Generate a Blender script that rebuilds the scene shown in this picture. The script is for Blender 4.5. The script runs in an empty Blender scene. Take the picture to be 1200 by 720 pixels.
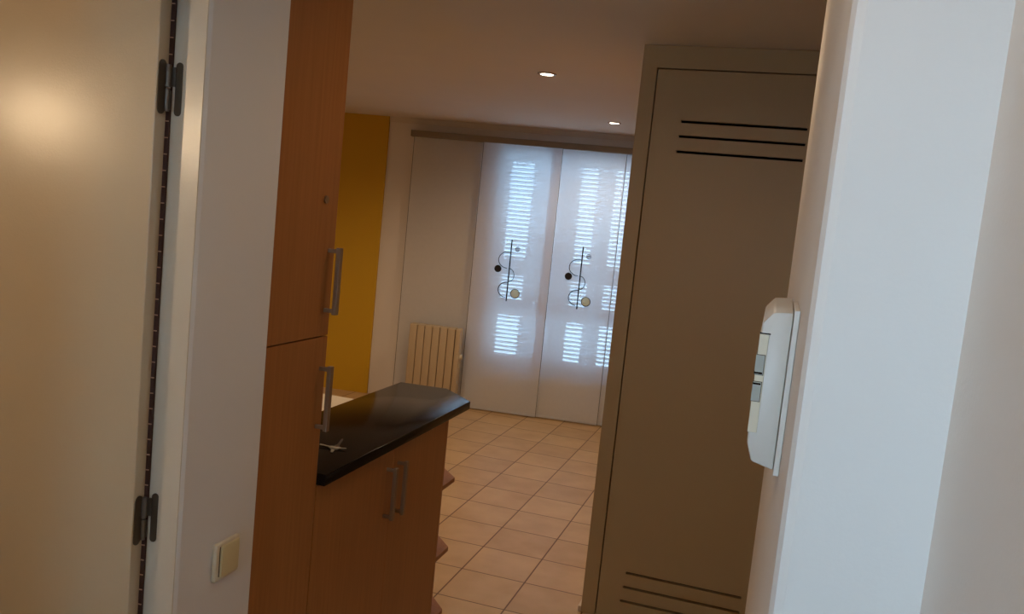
import bpy, bmesh, math, random
from mathutils import Vector, Matrix
random.seed(4)
S = bpy.context.scene
COL = S.collection
R = math.radians

# ------------------------------------------------------------------ camera
F = 1000.0                      # focal length in pixels of a 1200 px wide frame
YAW, PITCH, ROLL = R(-16.89), R(6.0), R(5.73)
CAM = Vector((0, 0, 1.61))
fw = Vector((math.sin(YAW)*math.cos(PITCH), math.cos(YAW)*math.cos(PITCH), -math.sin(PITCH)))
rt = Vector((math.cos(YAW), -math.sin(YAW), 0))
up = rt.cross(fw)
rt2 = math.cos(ROLL)*rt + math.sin(ROLL)*up
up2 = -math.sin(ROLL)*rt + math.cos(ROLL)*up
cd = bpy.data.cameras.new('camera')
cd.sensor_width = 36.0
cd.lens = 36.0*F/1200.0
cd.clip_start = 0.02
cam = bpy.data.objects.new('camera', cd)
COL.objects.link(cam)
M = Matrix((rt2, up2, -fw)).transposed().to_4x4()
M.translation = CAM
cam.matrix_world = M
S.camera = cam

# ------------------------------------------------------------------ light
SKY = 11.0
SPOT = 25.0            # watts-ish factor of one ceiling downlight
HALL = 9.8
PASS = 8.0
SIDE = 75.0           # strength of the globe in the side room
DAY_HALL = 0.50
S.view_settings.view_transform = 'Standard'
S.view_settings.look = 'None'
S.view_settings.gamma = 1
S.view_settings.use_curve_mapping = False
S.view_settings.exposure = 0.0
w = bpy.data.worlds.new('sky'); S.world = w; w.use_nodes = True
bg = w.node_tree.nodes['Background']
bg.inputs[0].default_value = (0.46, 0.73, 1.0, 1); bg.inputs[1].default_value = SKY

def lamp(name, kind, loc, energy, col, target=None, **kw):
    ld = bpy.data.lights.new(name, kind); ld.energy = energy; ld.color = col
    for k, v in kw.items(): setattr(ld, k, v)
    o = bpy.data.objects.new(name, ld); COL.objects.link(o); o.location = loc
    if target is not None:
        d = Vector(target)-Vector(loc)
        o.rotation_euler = d.to_track_quat('-Z', 'Y').to_euler()
    return o
WARM = (1.0, 0.72, 0.45)
COOL = (0.50, 0.76, 1.0)
# added cool area light behind the viewer, aimed narrowly at the right wall
lamp('added_hall_daylight', 'AREA', (-0.45, -1.53, 1.62), DAY_HALL, COOL, (0.13, 0.8, 1.5),
     shape='RECTANGLE', size=0.30, size_y=0.9, spread=R(20))

# ------------------------------------------------------------------ helpers
def MB(): return bmesh.new()
def box(bm, x0, x1, y0, y1, z0, z1, bev=0, seg=2, mi=0):
    if x0 > x1: x0, x1 = x1, x0
    if y0 > y1: y0, y1 = y1, y0
    if z0 > z1: z0, z1 = z1, z0
    r = bmesh.ops.create_cube(bm, size=1)
    vs = r['verts']
    for v in vs:
        v.co = Vector(((x0+x1)/2+v.co.x*(x1-x0), (y0+y1)/2+v.co.y*(y1-y0), (z0+z1)/2+v.co.z*(z1-z0)))
    fs = {f for v in vs for f in v.link_faces}
    for f in fs: f.material_index = mi
    if bev:
        es = list({e for v in vs for e in v.link_edges})
        bmesh.ops.bevel(bm, geom=es, offset=bev, segments=seg, affect='EDGES', profile=0.5)
    return bm
def prism(bm, pts, z0, z1, axis='z', bev=0, seg=2, mi=0):
    """closed outline extruded along an axis; pts are the two other coordinates in order"""
    def P(a, b, c):
        return {'z': (a, b, c), 'y': (a, c, b), 'x': (c, a, b)}[axis]
    lo = [bm.verts.new(P(a, b, z0)) for a, b in pts]
    hi = [bm.verts.new(P(a, b, z1)) for a, b in pts]
    n = len(pts); fs = []
    for i in range(n):
        fs.append(bm.faces.new((lo[i], lo[(i+1) % n], hi[(i+1) % n], hi[i])))
    fs.append(bm.faces.new(lo[::-1])); fs.append(bm.faces.new(hi))
    for f in fs: f.material_index = mi
    bmesh.ops.recalc_face_normals(bm, faces=fs)
    if bev:
        es = list({e for f in fs for e in f.edges})
        bmesh.ops.bevel(bm, geom=es, offset=bev, segments=seg, affect='EDGES', profile=0.5)
def cyl(bm, a, b, r, n=20, r2=None, mi=0, caps=True):
    a, b = Vector(a), Vector(b); d = b-a
    q = d.to_track_quat('Z', 'Y').to_matrix().to_4x4(); q.translation = (a+b)/2
    res = bmesh.ops.create_cone(bm, cap_ends=caps, segments=n, radius1=r, radius2=r if r2 is None else r2, depth=d.length, matrix=q)
    for f in {f for v in res['verts'] for f in v.link_faces}: f.material_index = mi
def tube(bm, pts, r, n=8, closed=False, mi=0):
    pts = [Vector(p) for p in pts]; rings = []
    N = len(pts); prev = None
    for i, p in enumerate(pts):
        if closed: t = pts[(i+1) % N]-pts[i-1]
        else: t = pts[min(i+1, N-1)]-pts[max(i-1, 0)]
        t.normalize()
        if prev is None:
            x = t.orthogonal().normalized()
        else:
            x = (prev-t*prev.dot(t)).normalized()
        prev = x; y = t.cross(x)
        rings.append([bm.verts.new(p+(x*math.cos(2*math.pi*k/n)+y*math.sin(2*math.pi*k/n))*r) for k in range(n)])
    for i in range(N if closed else N-1):
        a, b = rings[i], rings[(i+1) % N]
        for k in range(n):
            f = bm.faces.new((a[k], a[(k+1) % n], b[(k+1) % n], b[k])); f.material_index = mi
    if not closed:
        bm.faces.new(rings[0][::-1]); bm.faces.new(rings[-1])
def obj(name, bm, m, parent=None, smooth=False, loc=None):
    me = bpy.data.meshes.new(name)
    bmesh.ops.recalc_face_normals(bm, faces=bm.faces)
    bm.to_mesh(me); bm.free()
    for q in (m if isinstance(m, (list, tuple)) else [m]): me.materials.append(q)
    if smooth:
        for p in me.polygons: p.use_smooth = True
        try: me.set_sharp_from_angle(angle=R(smooth if smooth is not True else 35))
        except Exception: pass
    o = bpy.data.objects.new(name, me); COL.objects.link(o)
    if parent: o.parent = parent
    if loc: o.location = loc
    return o
def tag(o, label=None, cat=None, group=None, kind=None):
    if label: o['label'] = label
    if cat: o['category'] = cat
    if group: o['group'] = group
    if kind: o['kind'] = kind
    return o
def thing(name, label, cat, loc=(0, 0, 0), rotz=0, group=None):
    o = bpy.data.objects.new(name, None); COL.objects.link(o)
    o.empty_display_size = 0.1
    o.location = loc; o.rotation_euler = (0, 0, rotz)
    return tag(o, label, cat, group)
def struct(name, bm, m, **kw):
    return tag(obj(name, bm, m, **kw), kind='structure')

# ------------------------------------------------------------------ materials
def srgb(r, g, b):
    f = lambda c: (c/255/12.92) if c/255 <= 0.04045 else ((c/255+0.055)/1.055)**2.4
    return (f(r), f(g), f(b), 1)
class NT:
    def __init__(s, name):
        s.m = bpy.data.materials.new(name); s.m.use_nodes = True
        s.t = s.m.node_tree; s.p = s.t.nodes['Principled BSDF']; s.out = s.t.nodes['Material Output']
    def n(s, typ, **kw):
        x = s.t.nodes.new(typ)
        for k, v in kw.items():
            if isinstance(v, (int, float, str, bool)) and hasattr(x, k): setattr(x, k, v)
        return x
    def l(s, a, b): s.t.links.new(a, b)
    def set(s, **kw):
        for k, v in kw.items(): s.p.inputs[k.replace('_', ' ')].default_value = v
def math_(nt, op, a, b=None):
    x = nt.n('ShaderNodeMath'); x.operation = op
    for i, v in enumerate((a, b)):
        if v is None: continue
        if isinstance(v, (int, float)): x.inputs[i].default_value = v
        else: nt.l(v, x.inputs[i])
    return x.outputs[0]
def paint(name, c, rough=0.6, bump=0.03, scale=220, mottle=0.03, spec=0.4):
    nt = NT(name); tc = nt.n('ShaderNodeTexCoord')
    no = nt.n('ShaderNodeTexNoise'); no.inputs['Scale'].default_value = 3.0; no.inputs['Detail'].default_value = 4
    nt.l(tc.outputs['Object'], no.inputs['Vector'])
    hs = nt.n('ShaderNodeHueSaturation'); hs.inputs['Color'].default_value = c
    v = math_(nt, 'ADD', math_(nt, 'MULTIPLY', no.outputs['Fac'], 2*mottle), 1-mottle)
    nt.l(v, hs.inputs['Value']); nt.l(hs.outputs[0], nt.p.inputs['Base Color'])
    n2 = nt.n('ShaderNodeTexNoise'); n2.inputs['Scale'].default_value = scale; n2.inputs['Detail'].default_value = 2
    nt.l(tc.outputs['Object'], n2.inputs['Vector'])
    b = nt.n('ShaderNodeBump'); b.inputs['Strength'].default_value = bump; b.inputs['Distance'].default_value = 0.02
    nt.l(n2.outputs['Fac'], b.inputs['Height']); nt.l(b.outputs[0], nt.p.inputs['Normal'])
    nt.set(Roughness=rough); nt.p.inputs['Specular IOR Level'].default_value = spec
    return nt.m
def plain(name, c, rough=0.5, metal=0.0, spec=0.5):
    nt = NT(name); nt.set(Roughness=rough, Metallic=metal)
    nt.p.inputs['Specular IOR Level'].default_value = spec
    tc = nt.n('ShaderNodeTexCoord'); no = nt.n('ShaderNodeTexNoise'); no.inputs['Scale'].default_value = 60
    nt.l(tc.outputs['Object'], no.inputs['Vector'])
    hs = nt.n('ShaderNodeHueSaturation'); hs.inputs['Color'].default_value = c
    nt.l(math_(nt, 'ADD', math_(nt, 'MULTIPLY', no.outputs['Fac'], 0.06), 0.97), hs.inputs['Value'])
    nt.l(hs.outputs[0], nt.p.inputs['Base Color'])
    return nt.m
def wood(name, c1, c2, rough=0.38):
    nt = NT(name); tc = nt.n('ShaderNodeTexCoord')
    mp = nt.n('ShaderNodeMapping'); mp.inputs['Scale'].default_value = (38, 38, 1.6)
    nt.l(tc.outputs['Object'], mp.inputs[0])
    no = nt.n('ShaderNodeTexNoise'); no.inputs['Scale'].default_value = 2.2; no.inputs['Detail'].default_value = 6
    no.inputs['Distortion'].default_value = 0.5
    nt.l(mp.outputs[0], no.inputs['Vector'])
    mp2 = nt.n('ShaderNodeMapping'); mp2.inputs['Scale'].default_value = (4, 4, 0.5)
    nt.l(tc.outputs['Object'], mp2.inputs[0])
    n2 = nt.n('ShaderNodeTexNoise'); n2.inputs['Scale'].default_value = 2; nt.l(mp2.outputs[0], n2.inputs['Vector'])
    f = math_(nt, 'ADD', math_(nt, 'MULTIPLY', no.outputs['Fac'], 0.7), math_(nt, 'MULTIPLY', n2.outputs['Fac'], 0.3))
    cr = nt.n('ShaderNodeValToRGB'); cr.color_ramp.elements[0].position = 0.3; cr.color_ramp.elements[1].position = 0.7
    cr.color_ramp.elements[0].color = c1; cr.color_ramp.elements[1].color = c2
    nt.l(f, cr.inputs[0]); nt.l(cr.outputs[0], nt.p.inputs['Base Color'])
    nt.set(Roughness=rough); nt.p.inputs['Specular IOR Level'].default_value = 0.35
    return nt.m

M_wall = paint('white_wall_paint', srgb(226, 220, 214), 0.65, 0.03, 160, 0.02)
M_ceil = paint('ceiling_paint', srgb(218, 210, 200), 0.75, 0.03)
M_yellow = paint('yellow_paint', srgb(210, 166, 36), 0.6, 0.04)
M_cream = paint('cream_gloss_paint', srgb(206, 186, 156), 0.24, 0.03, 260, 0.015, 0.9)
M_frame = paint('door_frame_paint', srgb(226, 214, 194), 0.24, 0.03, 260, 0.015, 0.9)
M_closet = paint('olive_beige_lacquer', srgb(190, 158, 108), 0.42, 0.01, 200, 0.015, 0.35)
M_wood = wood('orange_beech_veneer', srgb(154, 97, 50), srgb(172, 112, 62))
M_woodedge = wood('beech_shelf', srgb(146, 92, 58), srgb(164, 108, 72), 0.45)
M_dark = plain('dark_gap', srgb(26, 18, 14), 0.9, 0, 0.1)
M_steel = plain('brushed_nickel', srgb(152, 126, 100), 0.5, 0.6)
M_hinge = plain('old_zinc_hinge', srgb(120, 112, 102), 0.42, 0.8)
M_hplate = plain('dull_bronze_plate', srgb(92, 80, 66), 0.5, 0.6)
M_gapstrip = plain('dark_brown_strip', srgb(60, 30, 22), 0.7)
M_tick = plain('pale_tick', srgb(190, 150, 125), 0.5)
M_rad = plain('ivory_radiator_enamel', srgb(196, 177, 148), 0.45)
M_radgap = plain('radiator_shadow_joint', srgb(84, 66, 48), 0.8)
M_plastic = plain('aged_white_plastic', srgb(205, 200, 192), 0.4)
M_plastic2 = plain('cream_plastic', srgb(214, 204, 180), 0.45)
M_switch = plain('yellowed_switch_plastic', srgb(214, 196, 150), 0.4)
M_swplate = plain('ivory_switch_plate', srgb(216, 200, 172), 0.4)
M_track = plain('grey_aluminium_track', srgb(140, 128, 114), 0.6, 0.0)
M_pvc = plain('white_shutter_paint', srgb(226, 232, 238), 0.5)
M_key = plain('key_steel', srgb(140, 134, 122), 0.4, 0.5)
M_table = plain('white_table_laminate', srgb(236, 226, 208), 0.35)
M_lcd = plain('grey_lcd_window', srgb(170, 172, 164), 0.2)
M_black = plain('black_fabric_print', srgb(24, 22, 26), 0.8)
M_beige = plain('beige_fabric_print', srgb(204, 186, 140), 0.8)
M_greyd = plain('grey_fabric_print', srgb(150, 150, 158), 0.8)

def tile_mat():
    nt = NT('terracotta_floor_tile'); tc = nt.n('ShaderNodeTexCoord')
    sp = nt.n('ShaderNodeSeparateXYZ'); nt.l(tc.outputs['Object'], sp.inputs[0])
    def cell(o, off, per):
        u = math_(nt, 'DIVIDE', math_(nt, 'SUBTRACT', o, off), per)
        fl = math_(nt, 'FLOOR', u); fr = math_(nt, 'SUBTRACT', u, fl)
        d = math_(nt, 'MULTIPLY', math_(nt, 'MINIMUM', fr, math_(nt, 'SUBTRACT', 1.0, fr)), per)
        return fl, d
    fx, dx = cell(sp.outputs['X'], -1.1905, 0.2985)
    fy, dy = cell(sp.outputs['Y'], 4.438, 0.2955)
    d = math_(nt, 'MINIMUM', dx, dy)
    mr = nt.n('ShaderNodeMapRange'); mr.interpolation_type = 'SMOOTHSTEP'
    mr.inputs['From Min'].default_value = 0.0022; mr.inputs['From Max'].default_value = 0.0042
    nt.l(d, mr.inputs['Value'])
    wn = nt.n('ShaderNodeTexWhiteNoise'); wn.noise_dimensions = '2D'
    cb = nt.n('ShaderNodeCombineXYZ'); nt.l(fx, cb.inputs[0]); nt.l(fy, cb.inputs[1]); nt.l(cb.outputs[0], wn.inputs['Vector'])
    no = nt.n('ShaderNodeTexNoise'); no.inputs['Scale'].default_value = 6; no.inputs['Detail'].default_value = 5
    off = nt.n('ShaderNodeVectorMath'); off.operation = 'MULTIPLY_ADD'
    nt.l(wn.outputs['Color'], off.inputs[0]); off.inputs[1].default_value = (7, 7, 7); nt.l(tc.outputs['Object'], off.inputs[2])
    nt.l(off.outputs[0], no.inputs['Vector'])
    f = math_(nt, 'ADD', math_(nt, 'MULTIPLY', no.outputs['Fac'], 0.75), math_(nt, 'MULTIPLY', wn.outputs['Value'], 0.25))
    cr = nt.n('ShaderNodeValToRGB'); cr.color_ramp.elements[0].position = 0.3; cr.color_ramp.elements[1].position = 0.72
    cr.color_ramp.elements[0].color = srgb(190, 155, 112); cr.color_ramp.elements[1].color = srgb(212, 180, 135)
    nt.l(f, cr.inputs[0])
    mx = nt.n('ShaderNodeMix'); mx.data_type = 'RGBA'
    nt.l(mr.outputs[0], mx.inputs['Factor']); mx.inputs['A'].default_value = srgb(112, 78, 50); nt.l(cr.outputs[0], mx.inputs['B'])
    nt.l(mx.outputs['Result'], nt.p.inputs['Base Color'])
    b = nt.n('ShaderNodeBump'); b.inputs['Strength'].default_value = 0.5; b.inputs['Distance'].default_value = 0.002
    nt.l(mr.outputs[0], b.inputs['Height']); nt.l(b.outputs[0], nt.p.inputs['Normal'])
    nt.set(Roughness=0.42); nt.p.inputs['Specular IOR Level'].default_value = 0.4
    return nt.m
M_tile = tile_mat()

def granite():
    nt = NT('black_granite'); tc = nt.n('ShaderNodeTexCoord')
    v = nt.n('ShaderNodeTexVoronoi'); v.inputs['Scale'].default_value = 260; nt.l(tc.outputs['Object'], v.inputs['Vector'])
    cr = nt.n('ShaderNodeValToRGB'); cr.color_ramp.elements[0].position = 0.0; cr.color_ramp.elements[1].position = 0.25
    cr.color_ramp.elements[0].color = srgb(64, 56, 50); cr.color_ramp.elements[1].color = srgb(26, 21, 19)
    nt.l(v.outputs['Distance'], cr.inputs[0]); nt.l(cr.outputs[0], nt.p.inputs['Base Color'])
    nt.set(Roughness=0.12); nt.p.inputs['Specular IOR Level'].default_value = 0.12
    return nt.m
M_granite = granite()

def sheer(name, dens, tint=(0.86, 0.87, 0.90, 1), trl=0.45):
    """thin woven fabric: open weave lets the view through, threads scatter light both ways"""
    nt = NT(name); t = nt.t
    tr = nt.n('ShaderNodeBsdfTransparent'); tr.inputs[0].default_value = (1, 1, 1, 1)
    tl = nt.n('ShaderNodeBsdfTranslucent'); tl.inputs[0].default_value = tint
    df = nt.n('ShaderNodeBsdfDiffuse'); df.inputs[0].default_value = tint
    m1 = nt.n('ShaderNodeMixShader'); m1.inputs[0].default_value = trl
    nt.l(df.outputs[0], m1.inputs[1]); nt.l(tl.outputs[0], m1.inputs[2])
    tc = nt.n('ShaderNodeTexCoord'); wv = nt.n('ShaderNodeTexNoise'); wv.inputs['Scale'].default_value = 40
    nt.l(tc.outputs['Object'], wv.inputs['Vector'])
    m2 = nt.n('ShaderNodeMixShader')
    nt.l(math_(nt, 'ADD', math_(nt, 'MULTIPLY', wv.outputs['Fac'], 0.05), dens-0.025), m2.inputs[0])
    nt.l(tr.outputs[0], m2.inputs[1]); nt.l(m1.outputs[0], m2.inputs[2])
    nt.l(m2.outputs[0], nt.out.inputs['Surface'])
    t.nodes.remove(nt.p)
    return nt.m
M_sheer = sheer('sheer_white_fabric', 0.91)
M_band = sheer('dense_white_fabric', 0.95, (0.86, 0.88, 0.92, 1), 0.7)
M_hem = plain('grey_hem_thread', srgb(120, 116, 118), 0.8)
M_pbeige = sheer('beige_print', 0.8, srgb(240, 230, 196), 0.7)
M_pgrey = sheer('grey_print', 0.45, srgb(176, 176, 182), 0.6)
def glass():
    nt = NT('window_glass')
    tr = nt.n('ShaderNodeBsdfTransparent'); tr.inputs[0].default_value = (0.93, 0.96, 0.97, 1)
    gl = nt.n('ShaderNodeBsdfGlossy'); gl.inputs['Roughness'].default_value = 0.02
    mx = nt.n('ShaderNodeMixShader'); mx.inputs[0].default_value = 0.03
    nt.l(tr.outputs[0], mx.inputs[1]); nt.l(gl.outputs[0], mx.inputs[2]); nt.l(mx.outputs[0], nt.out.inputs['Surface'])
    nt.t.nodes.remove(nt.p)
    return nt.m
M_glass = glass()
def emit(name, c, s):
    nt = NT(name); e = nt.n('ShaderNodeEmission'); e.inputs[0].default_value = c; e.inputs[1].default_value = s
    nt.l(e.outputs[0], nt.out.inputs['Surface']); nt.t.nodes.remove(nt.p)
    return nt.m
M_bulb = emit('lamp_lens_glow', (1.0, 0.86, 0.68, 1), 12.0)

# ------------------------------------------------------------------ setting
CZ = 2.33
XL = -1.05          # face of the left hall wall
XR = 0.033          # face of the right wall pier
b = MB(); box(b, -4.4, 1.3, -1.7, 7.2, -0.08, 0); struct('floor', b, M_tile)
b = MB(); box(b, -4.4, 1.3, -1.7, 7.2, CZ, CZ+0.1); struct('ceiling', b, M_ceil)
# left hall wall: header over the doorway, the stub with the light switch, and the part behind the viewer
DY0, DY1 = 0.52, 1.365      # doorway along y
DH = 1.985                   # head height of the opening
b = MB()
prism(b, [(XL-0.09, DY1+0.061), (XL-0.012, DY1+0.061), (XL-0.012, DY1+0.004), (XL-0.004, DY1), (XL, DY1+0.012), (XL, 1.628), (XL-0.09, 1.628)], 0, CZ)
box(b, XL-0.09, XL, -1.7, DY0-0.04, 0, CZ)
box(b, XL-0.09, XL, DY0-0.04, DY1+0.03, DH, CZ)
struct('wall_left', b, M_wall)
# right: projecting pier, then the nearer wall
b = MB()
prism(b, [(XR, 0.812), (XR+0.004, 0.803), (XR+0.012, 0.80), (0.157, 0.80), (0.157, -1.7), (0.45, -1.7), (0.45, 2.2), (XR, 2.2)], 0, CZ)
struct('wall_right', b, M_wall)
# wall behind the viewer with an added window opening, side wall and back wall of the little left room
b = MB()
WX0, WX1, WZ0, WZ1 = -0.68, -0.22, 1.1, 2.1
box(b, -1.05, WX0, -1.7, -1.6, 0, CZ); box(b, WX1, 0.157, -1.7, -1.6, 0, CZ); box(b, WX0, WX1, -1.7, -1.6, 0, WZ0); box(b, WX0, WX1, -1.7, -1.6, WZ1, CZ)
struct('wall_back', b, M_wall)
b = MB()
box(b, -2.6, XL-0.09, 1.50, 1.628, 0, CZ); box(b, -2.7, -2.6, 0.05, 1.628, 0, CZ); box(b, -2.6, XL-0.09, 0.05, 0.13, 0, CZ)
struct('wall_side_room', b, M_wall)
b = MB(); box(b, 0.45, 1.3, 2.1, 2.2, 0, CZ); box(b, 1.2, 1.3, 2.2, 7.2, 0, CZ); struct('wall_east', b, M_wall)
b = MB(); box(b, -4.4, -4.3, 1.628, 7.2, 0, CZ); box(b, -4.4, -2.7, 1.5, 1.628, 0, CZ); struct('wall_west', b, M_wall)

# window wall, turned a little against the tile grid
TH = R(6.66)
WA = Vector((-2.316, 6.543, 0))
def wloc(u, v=0, z=0):
    return Vector((WA.x+u*math.cos(TH)-v*math.sin(TH), WA.y+u*math.sin(TH)+v*math.cos(TH), z))
def wstruct(name, bm, m, **kw):
    o = struct(name, bm, m, **kw); o.location = WA; o.rotation_euler = (0, 0, TH); return o
OU0, OU1, OZ0, OZ1 = 0.085, 1.24, 0.36, 2.16
V0, V1 = 0.07, 0.42
b = MB()
box(b, -0.865, OU0, V0, V1, 0, CZ); box(b, OU1, 3.7, V0, V1, 0, CZ)
box(b, OU0, OU1, V0, V1, 0, OZ0); box(b, OU0, OU1, V0, V1, OZ1, CZ)
wstruct('wall_far', b, M_wall)
b = MB(); box(b, -2.2, -0.866, V0-0.02, V1, 0, CZ); wstruct('wall_yellow', b, M_yellow)
# flat moulding under the ceiling
b = MB(); box(b, -0.865, 3.4, V0-0.012, V0, 2.288, CZ, 0.002); wstruct('trim_1', b, M_ceil)

# window: two casements with glass
win = bpy.data.objects.new('window_1', None); COL.objects.link(win); win.location = WA; win.rotation_euler = (0, 0, TH)
tag(win, kind='structure')
b = MB()
for (a0, a1) in ((OU0, OU0+0.04), (OU1-0.04, OU1)): box(b, a0, a1, 0.16, 0.22, OZ0, OZ1, 0.004)
for (c0, c1) in ((OZ0, OZ0+0.05), (OZ1-0.04, OZ1)): box(b, OU0+0.04, OU1-0.04, 0.16, 0.22, c0, c1, 0.004)
obj('window_frame', b, M_pvc, win)
for (s0, s1) in ((OU0+0.042, 0.627), (0.633, OU1-0.042)):
    b = MB()
    z0, z1 = OZ0+0.052, OZ1-0.042
    st = 0.045
    for (a0, a1) in ((s0, s0+st), (s1-st, s1)): box(b, a0, a1, 0.165, 0.205, z0, z1, 0.004)
    for (c0, c1) in ((z0, z0+0.05), (z1-0.045, z1), (0.80, 0.84)): box(b, s0+st, s1-st, 0.165, 0.205, c0, c1, 0.004)
    cs = obj('casement', b, M_pvc, win)
    b = MB(); box(b, s0+st, s1-st, 0.183, 0.187, z0+0.05, z1-0.045); obj('pane', b, M_glass, cs)
b = MB(); box(b, OU0-0.02, OU1+0.02, V0-0.02, 0.16, OZ0-0.03, OZ0, 0.006); obj('window_sill', b, M_pvc, win)

# louvred shutters outside the glass
def shutter(u0, u1, l0, l1, label):
    t = thing('louvred_shutter', label, 'shutter', WA, TH, 'white louvred shutters outside the window')
    va, vb = 0.35, 0.385
    zt, zb = OZ1+0.03, OZ0-0.02
    b = MB()
    box(b, u0, l0, va, vb, zb, zt); box(b, l1, u1, va, vb, zb, zt)
    for c0, c1 in ((zb, 0.417), (0.775, 0.893), (1.12, 1.255), (2.068, zt)):
        box(b, l0, l1, va, vb, c0, c1)
    obj('shutter_frame', b, M_pvc, t)
    for c0, c1, n in ((0.417, 0.775, 10), (0.893, 1.12, 7), (1.255, 2.068, 23)):
        b = MB(); p = (c1-c0)/n
        for i in range(n):
            zc = c0+p*(i+0.5)
            # slat leans down to the outside; a clear gap stays above each one
            pts = [(va+0.002, zc+0.000), (va+0.002, zc+0.010), (vb-0.002, zc-0.0055), (vb-0.002, zc-0.0155)]
            prism(b, [(q[0], q[1]) for q in pts], l0, l1, 'x')
        obj('slat_bank', b, M_pvc, t)
shutter(OU0-0.01, 0.398, 0.135, 0.33, 'leftmost of the four white louvred shutters behind the sheer panels')
shutter(0.402, 0.658, 0.465, 0.60, 'second white louvred shutter from left, behind the overlap of the sheer panels')
shutter(0.662, 0.928, 0.733, 0.872, 'third white louvred shutter from left, behind the right motif of the sheer panels')
shutter(0.932, OU1+0.01, 1.015, 1.15, 'rightmost white louvred shutter, next to the beige closet in the view')

# daylight portal outside the shutters
pl = lamp('window_portal', 'AREA', wloc(0.63, 0.55, 1.26), 1, (1, 1, 1), wloc(0.63, 0, 1.26), shape='RECTANGLE', size=1.6, size_y=2.2)
pl.data.cycles.is_portal = True

# curtain track
t = thing('curtain_track', 'long grey curtain track fixed high on the window wall', 'curtain track', WA, TH)
b = MB(); box(b, -0.645, 1.9, -0.012, 0.055, 2.183, 2.230, 0.003); obj('rail', b, M_track, t)
b = MB(); box(b, -0.652, -0.6455, -0.014, 0.057, 2.181, 2.232, 0.002); obj('end_cap', b, M_track, t)

def motif(root, u, v):
    def disc(name, cu, cz, r, m, rim=None):
        b = MB(); cyl(b, (cu, v-0.0012, cz), (cu, v+0.0012, cz), r, 32)
        o = obj(name, b, m, root)
        if rim:
            b = MB(); tube(b, [(cu+math.cos(a)*r, v-0.001, cz+math.sin(a)*r) for a in [2*math.pi*k/32 for k in range(32)]], 0.0028, 6, True)
            obj('disc_rim', b, M_black, o)
    b = MB(); tube(b, [(u, v, 1.43), (u, v, 0.93)], 0.0055, 6); obj('printed_stem', b, M_black, root)
    b = MB()
    pts = []
    for k in range(15):      # upper left bulge
        a = R(80+k*190/14); pts.append((u-0.02+0.075*math.cos(a)*1.0, v, 1.262+0.066*math.sin(a)))
    tube(b, pts, 0.0028, 5)
    pts = []
    for k in range(13):      # middle right bulge
        a = R(100-k*190/12); pts.append((u+0.0+0.044*math.cos(a), v, 1.142+0.054*math.sin(a)))
    tube(b, pts, 0.0028, 5)
    pts = []
    for k in range(15):      # lower left bulge
        a = R(85+k*180/14); pts.append((u-0.008+0.068*math.cos(a), v, 1.02+0.062*math.sin(a)))
    tube(b, pts, 0.0036, 5)
    obj('printed_curve', b, M_black, root)
    disc('black_disc', u-0.094, 1.185, 0.029, M_black)
    disc('grey_disc', u+0.052, 1.357, 0.021, M_pgrey)
    disc('beige_disc', u+0.066, 0.997, 0.036, M_pbeige, True)

def panel(u0, u1, v, label, mo=None, wav=0.0):
    t = thing('sheer_curtain_panel', label, 'curtain panel', WA, TH, 'sheer white sliding curtain panels')
    nu, nz = 24, 60
    b = MB(); rows = []
    for j in range(nz+1):
        z = 0.012+(2.1825-0.012)*j/nz
        k = 1-j/nz
        rows.append([b.verts.new((u0+(u1-u0)*i/nu + (0.006*k if i in (0, nu) else 0)*math.sin(3*z),
                                  v+wav*k*math.sin(i/nu*math.pi*2.0+0.6), z)) for i in range(nu+1)])
    for j in range(nz):
        for i in range(nu):
            b.faces.new((rows[j][i], rows[j][i+1], rows[j+1][i+1], rows[j+1][i]))
    fb = obj('fabric', b, M_sheer, t, smooth=60)
    b = MB()
    for a in (u0, u1):
        for j in range(nz):
            pass
        tube(b, [(a, v, 0.012), (a, v, 2.182)], 0.0022, 5)
    obj('side_hem', b, M_hem, t)
    b = MB(); box(b, u0+0.003, u1-0.003, v-0.003, v+0.003, 0.012, 0.030, 0.001); obj('bottom_bar', b, M_band, t)
    if mo and mo > 0.5:
        b = MB(); b.faces.new([b.verts.new(q) for q in ((u0+0.001, v-0.003, 0.014), (u0+0.08, v-0.003, 0.014), (u0+0.08, v-0.003, 2.18), (u0+0.001, v-0.003, 2.18))]); obj('overlap_layer', b, M_band, t)  # extra fabric layer added to darken the overlap of the panels
    if mo is not None: motif(t, mo, v-0.006)
    return t
panel(-0.635, -0.03, 0.040, 'plain white curtain panel hanging left of the window behind the radiator')
panel(-0.042, 0.602, 0.000, 'sheer curtain panel with printed motif, nearer the radiator', 0.268)
panel(0.522, 1.105, 0.022, 'sheer curtain panel with printed motif, nearer the beige closet', 0.842)
panel(1.098, 1.70, 0.042, 'sheer curtain panel half hidden behind the beige closet, no print showing')

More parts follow.
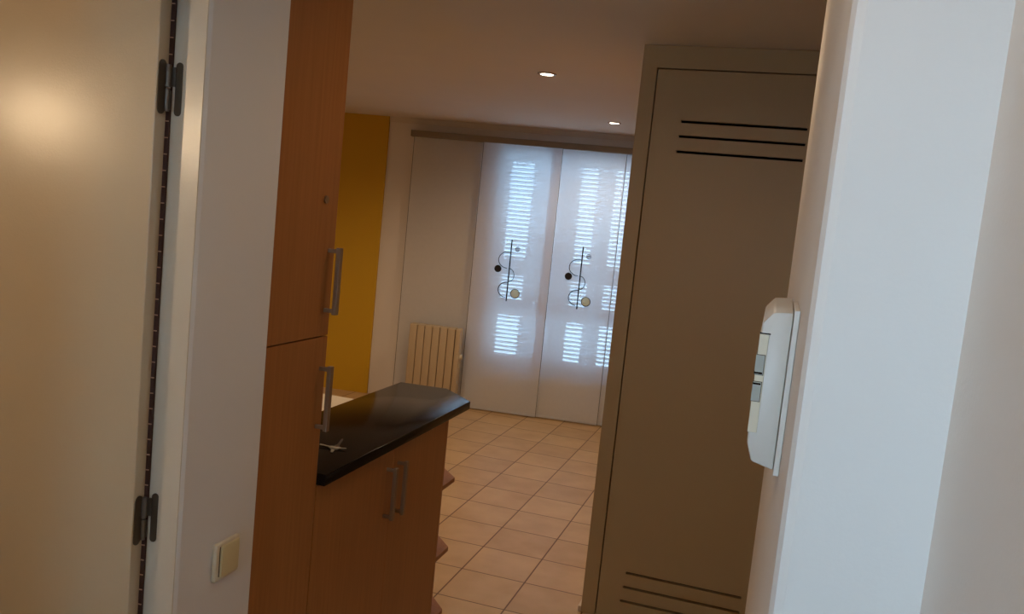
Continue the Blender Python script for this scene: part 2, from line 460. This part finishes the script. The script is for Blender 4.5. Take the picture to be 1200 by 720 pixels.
# ------------------------------------------------------------------ radiator
t = thing('electric_radiator', 'ivory finned electric radiator standing low against the wall beside the sheer panels', 'radiator', WA, TH)
vf = -0.15; rz0, rz1 = 0.13, 0.672
n = 6; u0, u1 = -0.478, -0.095; pw = (u1-u0)/n
b = MB(); box(b, u0+0.004, u1+0.03, vf+0.012, vf+0.095, rz0+0.01, rz1-0.01, 0.004); obj('core', b, M_radgap, t)
for i in range(n):
    b = MB(); box(b, u0+i*pw+0.0022, u0+(i+1)*pw-0.0022, vf, vf+0.10, rz0, rz1, 0.006, 3); obj('fin', b, M_rad, t, smooth=True)
b = MB(); box(b, u1+0.0022, u1+0.046, vf+0.004, vf+0.10, rz0, rz1, 0.012, 3); cb = obj('control_housing', b, M_rad, t, smooth=True)
b = MB(); cyl(b, (u1+0.046, vf+0.05, 0.44), (u1+0.062, vf+0.05, 0.44), 0.022, 24, 0.019); obj('thermostat_knob', b, M_plastic2, cb, smooth=True)
b = MB(); box(b, u1+0.046, u1+0.052, vf+0.035, vf+0.065, 0.35, 0.385, 0.002); obj('rocker_button', b, M_plastic2, cb)
for uu in (u0+0.08, u1-0.05):
    b = MB(); box(b, uu, uu+0.04, vf+0.03, vf+0.07, 0.012, rz0+0.02, 0.002); box(b, uu, uu+0.04, vf-0.01, vf+0.11, 0, 0.014, 0.003)
    obj('foot', b, M_rad, t)

# ------------------------------------------------------------------ ceiling downlights
def downlight(x, y, label, power, cool=1.0, cs=R(166), r=0.036):
    t = thing('ceiling_downlight', label, 'ceiling light', (x, y, CZ), 0, 'recessed ceiling downlights')
    b = MB()
    N = 32; prof = [(r+0.012, 0.0), (r+0.011, -0.004), (r+0.002, -0.006), (r-0.003, -0.002), (r-0.004, 0.012)]
    rings = [[b.verts.new((q*math.cos(2*math.pi*k/N), q*math.sin(2*math.pi*k/N), z)) for k in range(N)] for q, z in prof]
    for a, c in zip(rings, rings[1:]):
        for k in range(N): b.faces.new((a[k], a[(k+1) % N], c[(k+1) % N], c[k]))
    obj('trim_ring', b, M_steel, t, smooth=60)
    b = MB(); cyl(b, (0, 0, -0.0045), (0, 0, -0.001), r-0.004, 32); obj('lens', b, M_bulb, t)
    l = lamp('downlight_beam', 'SPOT', (0, 0, -0.02), power, WARM, spot_size=cs, spot_blend=0.6, shadow_soft_size=0.03)
    l.parent = t
    return t
for x, y, lab in ((-1.203, 4.159, 'glowing round downlight in the ceiling, the nearer of the two in view'),
                  (-1.202, 5.96, 'glowing round downlight in the ceiling close to the curtain track'),
                  (-2.75, 4.159, 'added round ceiling downlight over the dining side, hidden behind the tall wooden cupboard'),  # unseen, added to brighten the living room
                  ):
    downlight(x, y, lab, SPOT*(1.8 if x < -2 else 1.15))
downlight(-0.35, 2.15, 'added round ceiling downlight over the passage between worktop and beige closet, just above the frame', PASS)  # unseen fitting added to light the worktop, cupboards and closet
downlight(-0.45, 0.35, 'added round hallway ceiling downlight above and ahead of the viewer, out of frame', HALL)  # unseen fitting added for warm light on the hall walls

# wall lamp of the small side room, seen only as a reflection in the gloss paint
t = thing('wall_lamp', 'small globe wall lamp in the side room behind the open cream door, out of frame', 'wall lamp', (-1.95, 0.13, 1.78))
b = MB(); cyl(b, (0, 0.0005, 0), (0, 0.02, 0), 0.05, 24); cyl(b, (0, 0.02, 0), (0, 0.06, 0), 0.012, 12); obj('wall_mount', b, M_steel, t, smooth=True)
b = MB(); bmesh.ops.create_uvsphere(b, u_segments=24, v_segments=12, radius=0.045, matrix=Matrix.Translation((0, 0.113, 0))); obj('globe', b, emit('globe_glow', (1.0, 0.74, 0.46, 1), SIDE), t, smooth=60)

# ------------------------------------------------------------------ door and its frame
b = MB()
yj = DY1
# bright front of the post, then the rebate for the leaf, then the part inside the room
prism(b, [(XL-0.003, yj), (XL-0.042, yj), (XL-0.042, yj+0.013), (XL-0.125, yj+0.013), (XL-0.125, yj+0.06), (XL-0.003, yj+0.06)], 0, DH-0.0)
prism(b, [(XL-0.003, DY0), (XL-0.042, DY0), (XL-0.042, DY0-0.028), (XL-0.125, DY0-0.028), (XL-0.125, DY0-0.04), (XL-0.003, DY0-0.04)], 0, DH)
box(b, XL-0.042, XL-0.003, DY0, yj, DH-0.036, DH)
box(b, XL-0.125, XL-0.042, DY0-0.04, yj+0.06, DH-0.008, DH)
struct('trim_2', b, M_frame)
# leaf standing open at a right angle, hinged on the far post
HX, HY = -1.135, 1.372
dr = bpy.data.objects.new('door_1', None); COL.objects.link(dr)
dr.location = (HX, HY, 0); dr.rotation_euler = (0, 0, R(8.5)); tag(dr, kind='structure')
b = MB(); box(b, -0.745, -0.001, -0.040, -0.003, 0.008, DH-0.012, 0.002); obj('door_leaf', b, M_cream, dr)
for zc in (1.786, 0.945, 0.18):
    h = MB()
    cyl(h, (0.003, -0.010, zc-0.043), (0.003, -0.010, zc-0.002), 0.0052, 16)
    cyl(h, (0.003, -0.010, zc+0.002), (0.003, -0.010, zc+0.043), 0.0062, 16)
    hg = obj('hinge', h, M_hinge, dr, smooth=True)
    def plate(name, x0, x1, y0, y1):
        h = MB()
        if x1-x0 < 0.005:
            c, r = (y0+y1)/2, (y1-y0)/2
            prism(h, [(c+r*math.cos(a), zc+0.05-r+r*math.sin(a)) for a in [math.pi*k/8 for k in range(9)]]+[(c-r*math.cos(a), zc-0.05+r-r*math.sin(a)) for a in [math.pi*k/8 for k in range(9)]], x0, x1, 'x')
        else:
            c, r = (x0+x1)/2, (x1-x0)/2
            prism(h, [(c+r*math.cos(a), zc+0.05-r+r*math.sin(a)) for a in [math.pi*k/8 for k in range(9)]]+[(c-r*math.cos(a), zc-0.05+r-r*math.sin(a)) for a in [math.pi*k/8 for k in range(9)]], y0, y1, 'y')
        obj(name, h, M_hplate, hg)
    plate('leaf_plate', -0.0015, 0.0012, -0.036, -0.012)
    plate('frame_plate', 0.012, 0.026, 0.001, 0.004)
    h = MB(); box(h, 0.0, 0.014, -0.003, 0.001, zc+0.004, zc+0.04); box(h, 0.0, 0.008, -0.006, -0.003, zc-0.04, zc-0.004)
    obj('hinge_arm', h, M_hinge, hg)
h = MB(); box(h, -0.003, 0.0055, -0.004, 0.003, 0.01, DH-0.02); sl = obj('gap_strip', h, M_gapstrip, dr)  # dark brown strip in the gap between leaf and post
h = MB(); z = 0.05
while z < DH-0.03:
    box(h, -0.001, 0.006, -0.0055, -0.004, z, z+0.002); z += 0.031
obj('gap_ticks', h, M_tick, sl)  # row of small pale ticks along the gap
b = MB()
cyl(b, (-0.69, -0.040, 1.03), (-0.69, -0.085, 1.03), 0.010, 16); cyl(b, (-0.70, -0.085, 1.03), (-0.58, -0.085, 1.03), 0.009, 16)
obj('door_handle', b, M_steel, dr, smooth=True)

# light switch
t = thing('light_switch', 'yellowed square light switch on the white wall beside the wooden cupboard', 'light switch', (XL, 1.521, 0.825))
b = MB(); box(b, 0, 0.010, -0.042, 0.042, -0.042, 0.042, 0.004, 3); obj('plate', b, M_swplate, t, smooth=True)
b = MB(); box(b, 0.009, 0.0145, -0.026, 0.036, -0.034, 0.036, 0.003, 3); rk = obj('rocker', b, M_switch, t, smooth=True)
b = MB(); box(b, 0.0088, 0.0106, -0.029, -0.0272, -0.032, 0.034); obj('rocker_gap', b, M_dark, t)

# ------------------------------------------------------------------ wooden cupboards
XC = -1.065          # door faces
def handle(parent, y, z0, z1):
    t = MB()
    box(t, XC, XC+0.030, y-0.005, y+0.005, z1-0.010, z1, 0.001); box(t, XC, XC+0.030, y-0.005, y+0.005, z0, z0+0.010, 0.001)
    box(t, XC+0.024, XC+0.036, y-0.0078, y+0.0078, z0-0.004, z1+0.004, 0.0015)
    o = obj('handle', t, M_steel, parent); return o
TY0, TY1 = 1.632, 1.925
t = thing('tall_cupboard', 'tall orange wooden cupboard with upper and lower doors beside the black worktop', 'cupboard', (0, 0, 0))
b = MB()
box(b, -1.40, XC-0.020, TY0, TY0+0.016, 0.0, 2.30); box(b, -1.40, XC-0.020, TY1-0.016, TY1, 0.0, 2.30)
box(b, -1.40, XC-0.020, TY0+0.016, TY1-0.016, 2.284, 2.30); box(b, -1.40, -1.39, TY0+0.016, TY1-0.016, 0.0, 2.284)
for zz in (0.10, 0.6, 1.257, 1.8): box(b, -1.39, XC-0.021, TY0+0.016, TY1-0.016, zz, zz+0.016)
obj('carcass', b, M_wood, t)
b = MB(); box(b, XC-0.05, XC-0.035, TY0, TY1, 0, 0.09); obj('plinth', b, M_woodedge, t)
b = MB(); box(b, XC-0.018, XC, TY0+0.002, TY1-0.001, 1.2665, 2.30, 0.0012); ud = obj('door', b, M_wood, t); ud['label'] = 'upper door with lock'
b = MB(); box(b, XC-0.018, XC, TY0+0.002, TY1-0.001, 0.10, 1.2635, 0.0012); ldr = obj('door', b, M_wood, t); ldr['label'] = 'lower door'
handle(ud, 1.897, 1.327, 1.487); handle(ldr, 1.897, 1.028, 1.188)
b = MB(); cyl(b, (XC-0.004, 1.863, 1.607), (XC+0.004, 1.863, 1.607), 0.0095, 24); lk = obj('cam_lock', b, M_steel, ud, smooth=True)
# filler up to the ceiling
b = MB(); box(b, -1.40, XC-0.002, TY0, TY1, 2.302, CZ-0.001); obj('top_filler', b, M_wood, t)

BY0, BY1 = 1.927, 2.862
t = thing('base_cupboard', 'low orange wooden cupboard with two doors under the black worktop', 'cupboard', (0, 0, 0))
b = MB()
box(b, -1.38, XC-0.02, BY0, BY0+0.016, 0.10, 0.868); box(b, -1.38, XC, BY1-0.018, BY1, 0.0, 0.868)
box(b, -1.38, -1.37, BY0, BY1-0.018, 0.10, 0.868); box(b, -1.37, XC-0.02, BY0+0.016, BY1-0.018, 0.10, 0.116)
box(b, -1.37, XC-0.03, BY0+0.016, BY1-0.018, 0.48, 0.496); box(b, -1.37, XC-0.02, BY0+0.016, BY1-0.018, 0.852, 0.868)
obj('carcass', b, M_wood, t)
b = MB(); box(b, XC-0.05, XC-0.035, BY0, BY1-0.02, 0, 0.10); obj('plinth', b, M_woodedge, t)
ym = 2.402
b = MB(); box(b, XC-0.018, XC, BY0+0.001, ym-0.0006, 0.10, 0.866, 0.0006); d1 = obj('door', b, M_wood, t)
b = MB(); box(b, XC-0.018, XC, ym+0.0006, BY1-0.019, 0.10, 0.866, 0.0006); d2 = obj('door', b, M_wood, t)
handle(d1, 2.358, 0.646, 0.805); handle(d2, 2.436, 0.640, 0.807)

t = thing('corner_shelf_unit', 'open wooden end shelves with cut corners at the far end of the low cupboard', 'shelf unit', (0, 0, 0))
sh = [(-1.375, BY1+0.001), (XC, BY1+0.001), (XC, 2.985), (-1.19, 3.125), (-1.375, 3.125)]
for zz in (0.078, 0.33, 0.605):
    b = MB(); prism(b, sh, zz-0.018, zz, 'z', 0.0015); obj('shelf', b, M_woodedge, t)
b = MB(); box(b, -1.391, -1.376, BY1+0.001, 3.125, 0.0, 0.868); obj('back_panel', b, M_wood, t)
b = MB(); prism(b, [(-1.37, BY1+0.002), (XC-0.04, BY1+0.002), (XC-0.04, 2.96), (-1.21, 3.08), (-1.37, 3.08)], 0, 0.0595); obj('plinth', b, M_woodedge, t)

b = MB()
prism(b, [(-1.395, BY0+0.001), (-1.042, BY0+0.001), (-1.042, 3.015), (-1.198, 3.168), (-1.395, 3.148)], 0.8685, 0.9, 'z', 0.003, 3)
tag(obj('worktop', b, M_granite, smooth=True), 'polished black granite worktop with cut far corners on the low cupboard', 'worktop')

# keys on the worktop
t = thing('key_ring', 'small bunch of steel keys lying on the black worktop', 'keys', (-1.139, 2.148, 0.9005))
b = MB(); tube(b, [(0.011*math.cos(a), 0.011*math.sin(a), 0.0035+0.002*math.sin(a)) for a in [2*math.pi*k/24 for k in range(24)]], 0.001, 6, True)
obj('ring', b, M_key, t)
def key(ang, L, z, tilt=0.0, br=0.011):
    b = MB()
    outline = []
    for k in range(14):
        a = R(25+310*k/13); outline.append((-br*1.0+br*math.cos(a)-0.002, br*math.sin(a)))
    # blade with teeth
    outline = [(x, y) for x, y in outline]
    x0 = outline[-1][0]
    low = []
    n = 6
    for k in range(n):
        xa = x0+0.004+(L-0.006)*k/n
        low += [(xa, -0.0042), (xa+(L-0.006)/n*0.4, -0.0018 if k % 2 else -0.0030)]
    pts = outline + low + [(x0+L, -0.0015), (x0+L, 0.0018), (x0+L-0.003, 0.0042), (x0+0.003, 0.0042)]
    prism(b, [(x+0.010, y) for x, y in pts], 0, 0.0022)
    o = obj('key', b, M_key, t)
    o.rotation_euler = (0, tilt, ang); o.location = (0.010*math.cos(ang), 0.010*math.sin(ang), z)
key(R(165), 0.040, 0.0005)
key(R(184), 0.030, 0.0032, R(-3))
key(R(-75), 0.022, 0.0005)
key(R(8), 0.018, 0.0030, R(-4))
key(R(78), 0.024, 0.0035, R(-38))

# white table behind the worktop
t = thing('side_table', 'white table just showing behind the black worktop below the yellow wall', 'table', (-2.05, 2.75, 0))
b = MB(); box(b, -0.45, 0.40, -0.60, 0.62, 0.715, 0.74, 0.003); obj('tabletop', b, M_table, t)
for sx in (-0.40, 0.35):
    for sy in (-0.55, 0.49):
        b = MB(); box(b, sx-0.02, sx+0.02, sy-0.02, sy+0.02, 0, 0.715, 0.003); obj('leg', b, M_table, t)

# ------------------------------------------------------------------ beige closet
CX0, CX1, CY = -0.600, 0.30, 3.40
t = thing('built_in_closet', 'full height beige closet with a vented door, right of the sheer curtains', 'closet', (0, 0, 0))
DX0, DX1, DZ0, DZ1 = -0.541, 0.215, 0.008, 2.243
b = MB()
box(b, CX0, DX0, CY, CY+0.03, 0, CZ-0.001); box(b, DX1, CX1, CY, CY+0.03, 0, CZ-0.001)
box(b, DX0, DX1, CY, CY+0.03, DZ1, CZ-0.001)
box(b, CX0, CX0+0.03, CY+0.03, CY+0.75, 0, CZ-0.001); box(b, CX1-0.03, CX1, CY+0.03, CY+0.75, 0, CZ-0.001)
box(b, CX0+0.03, CX1-0.03, CY+0.72, CY+0.75, 0, CZ-0.001)
obj('carcass', b, M_closet, t)
b = MB(); box(b, CX0+0.031, CX1-0.031, CY+0.05, CY+0.06, 0.001, CZ-0.002); obj('dark_backing', b, M_dark, t)  # dark sheet standing in for the shade inside the closet
# door built as solid with six real slots
g = 0.0055
b = MB()
zs = [2.042, 1.985, 1.926, 0.2085, 0.1475, 0.0870]
dxs = [(-0.4250, 0.0425), (-0.4275, 0.0425), (-0.430, 0.041), (-0.432, 0.030), (-0.437, 0.030), (-0.443, 0.030)]
hs = 0.0052
zs_s = sorted(zip(zs, dxs))
zprev = DZ0
for zc, (a0, a1) in zs_s:
    box(b, DX0+g, DX1-g, CY-0.001, CY+0.019, zprev, zc-hs)
    box(b, DX0+g, a0, CY-0.001, CY+0.019, zc-hs, zc+hs); box(b, a1, DX1-g, CY-0.001, CY+0.019, zc-hs, zc+hs)
    zprev = zc+hs
box(b, DX0+g, DX1-g, CY-0.001, CY+0.019, zprev, DZ1-g)
bmesh.ops.remove_doubles(b, verts=b.verts, dist=0.00005)
obj('vented_door', b, M_closet, t)
b = MB(); box(b, CX0-0.014, CX0-0.0005, CY+0.0, CY+0.75, 0, 0.024, 0.002); struct('baseboard_closet', b, M_swplate)

# ------------------------------------------------------------------ white control box on the pier
t = thing('wall_control_box', 'white plastic control box with two small windows on the edge of the right wall', 'control box', (XR, 1.04, 0))
D = 0.16
def xz(pts, y0, y1, bm, bev=0.0): prism(bm, pts, y0, y1, 'y', bev, 2)
b = MB(); xz([(-0.0005, 1.338), (-0.007, 1.338), (-0.007, 1.535), (-0.0005, 1.535)], -0.003, D+0.003, b, 0.001); obj('back_plate', b, M_plastic, t)
b = MB()
xz([(-0.0075, 1.343), (-0.034, 1.350), (-0.041, 1.372), (-0.041, 1.516), (-0.030, 1.530), (-0.0075, 1.532)], 0, D, b)
for v in b.verts:
    if v.co.y > 0.05 and v.co.z > 1.51: v.co.z += 0.008
bmesh.ops.bevel(b, geom=list(b.edges), offset=0.0028, segments=2, affect='EDGES', profile=0.5)
hsg = obj('housing', b, M_plastic, t, smooth=True)
b = MB(); box(b, -0.0422, -0.0315, -0.0010, D-0.01, 1.385, 1.503, 0.0006); fp = obj('front_cover', b, M_plastic2, t)
for z0, z1, zm in ((1.455, 1.478, 1.4568), (1.423, 1.446, 1.4438)):
    b = MB(); box(b, -0.0428, -0.0325, -0.0013, 0.03, z0-0.0008, z1+0.0008); fr = obj('window_rim', b, M_hplate, fp)
    b = MB(); box(b, -0.0431, -0.0333, -0.0018, 0.0292, z0, z1, 0.0002); obj('window', b, M_lcd, fp)
    b = MB(); box(b, -0.0434, -0.0340, -0.0022, 0.010, zm-0.0011, zm+0.0011); obj('mark', b, M_dark, fp)
b = MB(); box(b, -0.0425, -0.030, -0.0008, 0.004, 1.5032, 1.5046); obj('seam', b, M_dark, t)

# unseen window behind the viewer, added to go with the cool area light
wn = bpy.data.objects.new('window_2_added', None); COL.objects.link(wn); tag(wn, kind='structure')
b = MB()
box(b, WX0, WX0+0.03, -1.68, -1.64, WZ0, WZ1); box(b, WX1-0.03, WX1, -1.68, -1.64, WZ0, WZ1)
box(b, WX0+0.03, WX1-0.03, -1.68, -1.64, WZ0, WZ0+0.04); box(b, WX0+0.03, WX1-0.03, -1.68, -1.64, WZ1-0.04, WZ1)
obj('window_frame', b, M_pvc, wn)
b = MB(); box(b, WX0+0.03, WX1-0.03, -1.662, -1.658, WZ0+0.04, WZ1-0.04); obj('pane', b, M_glass, wn)
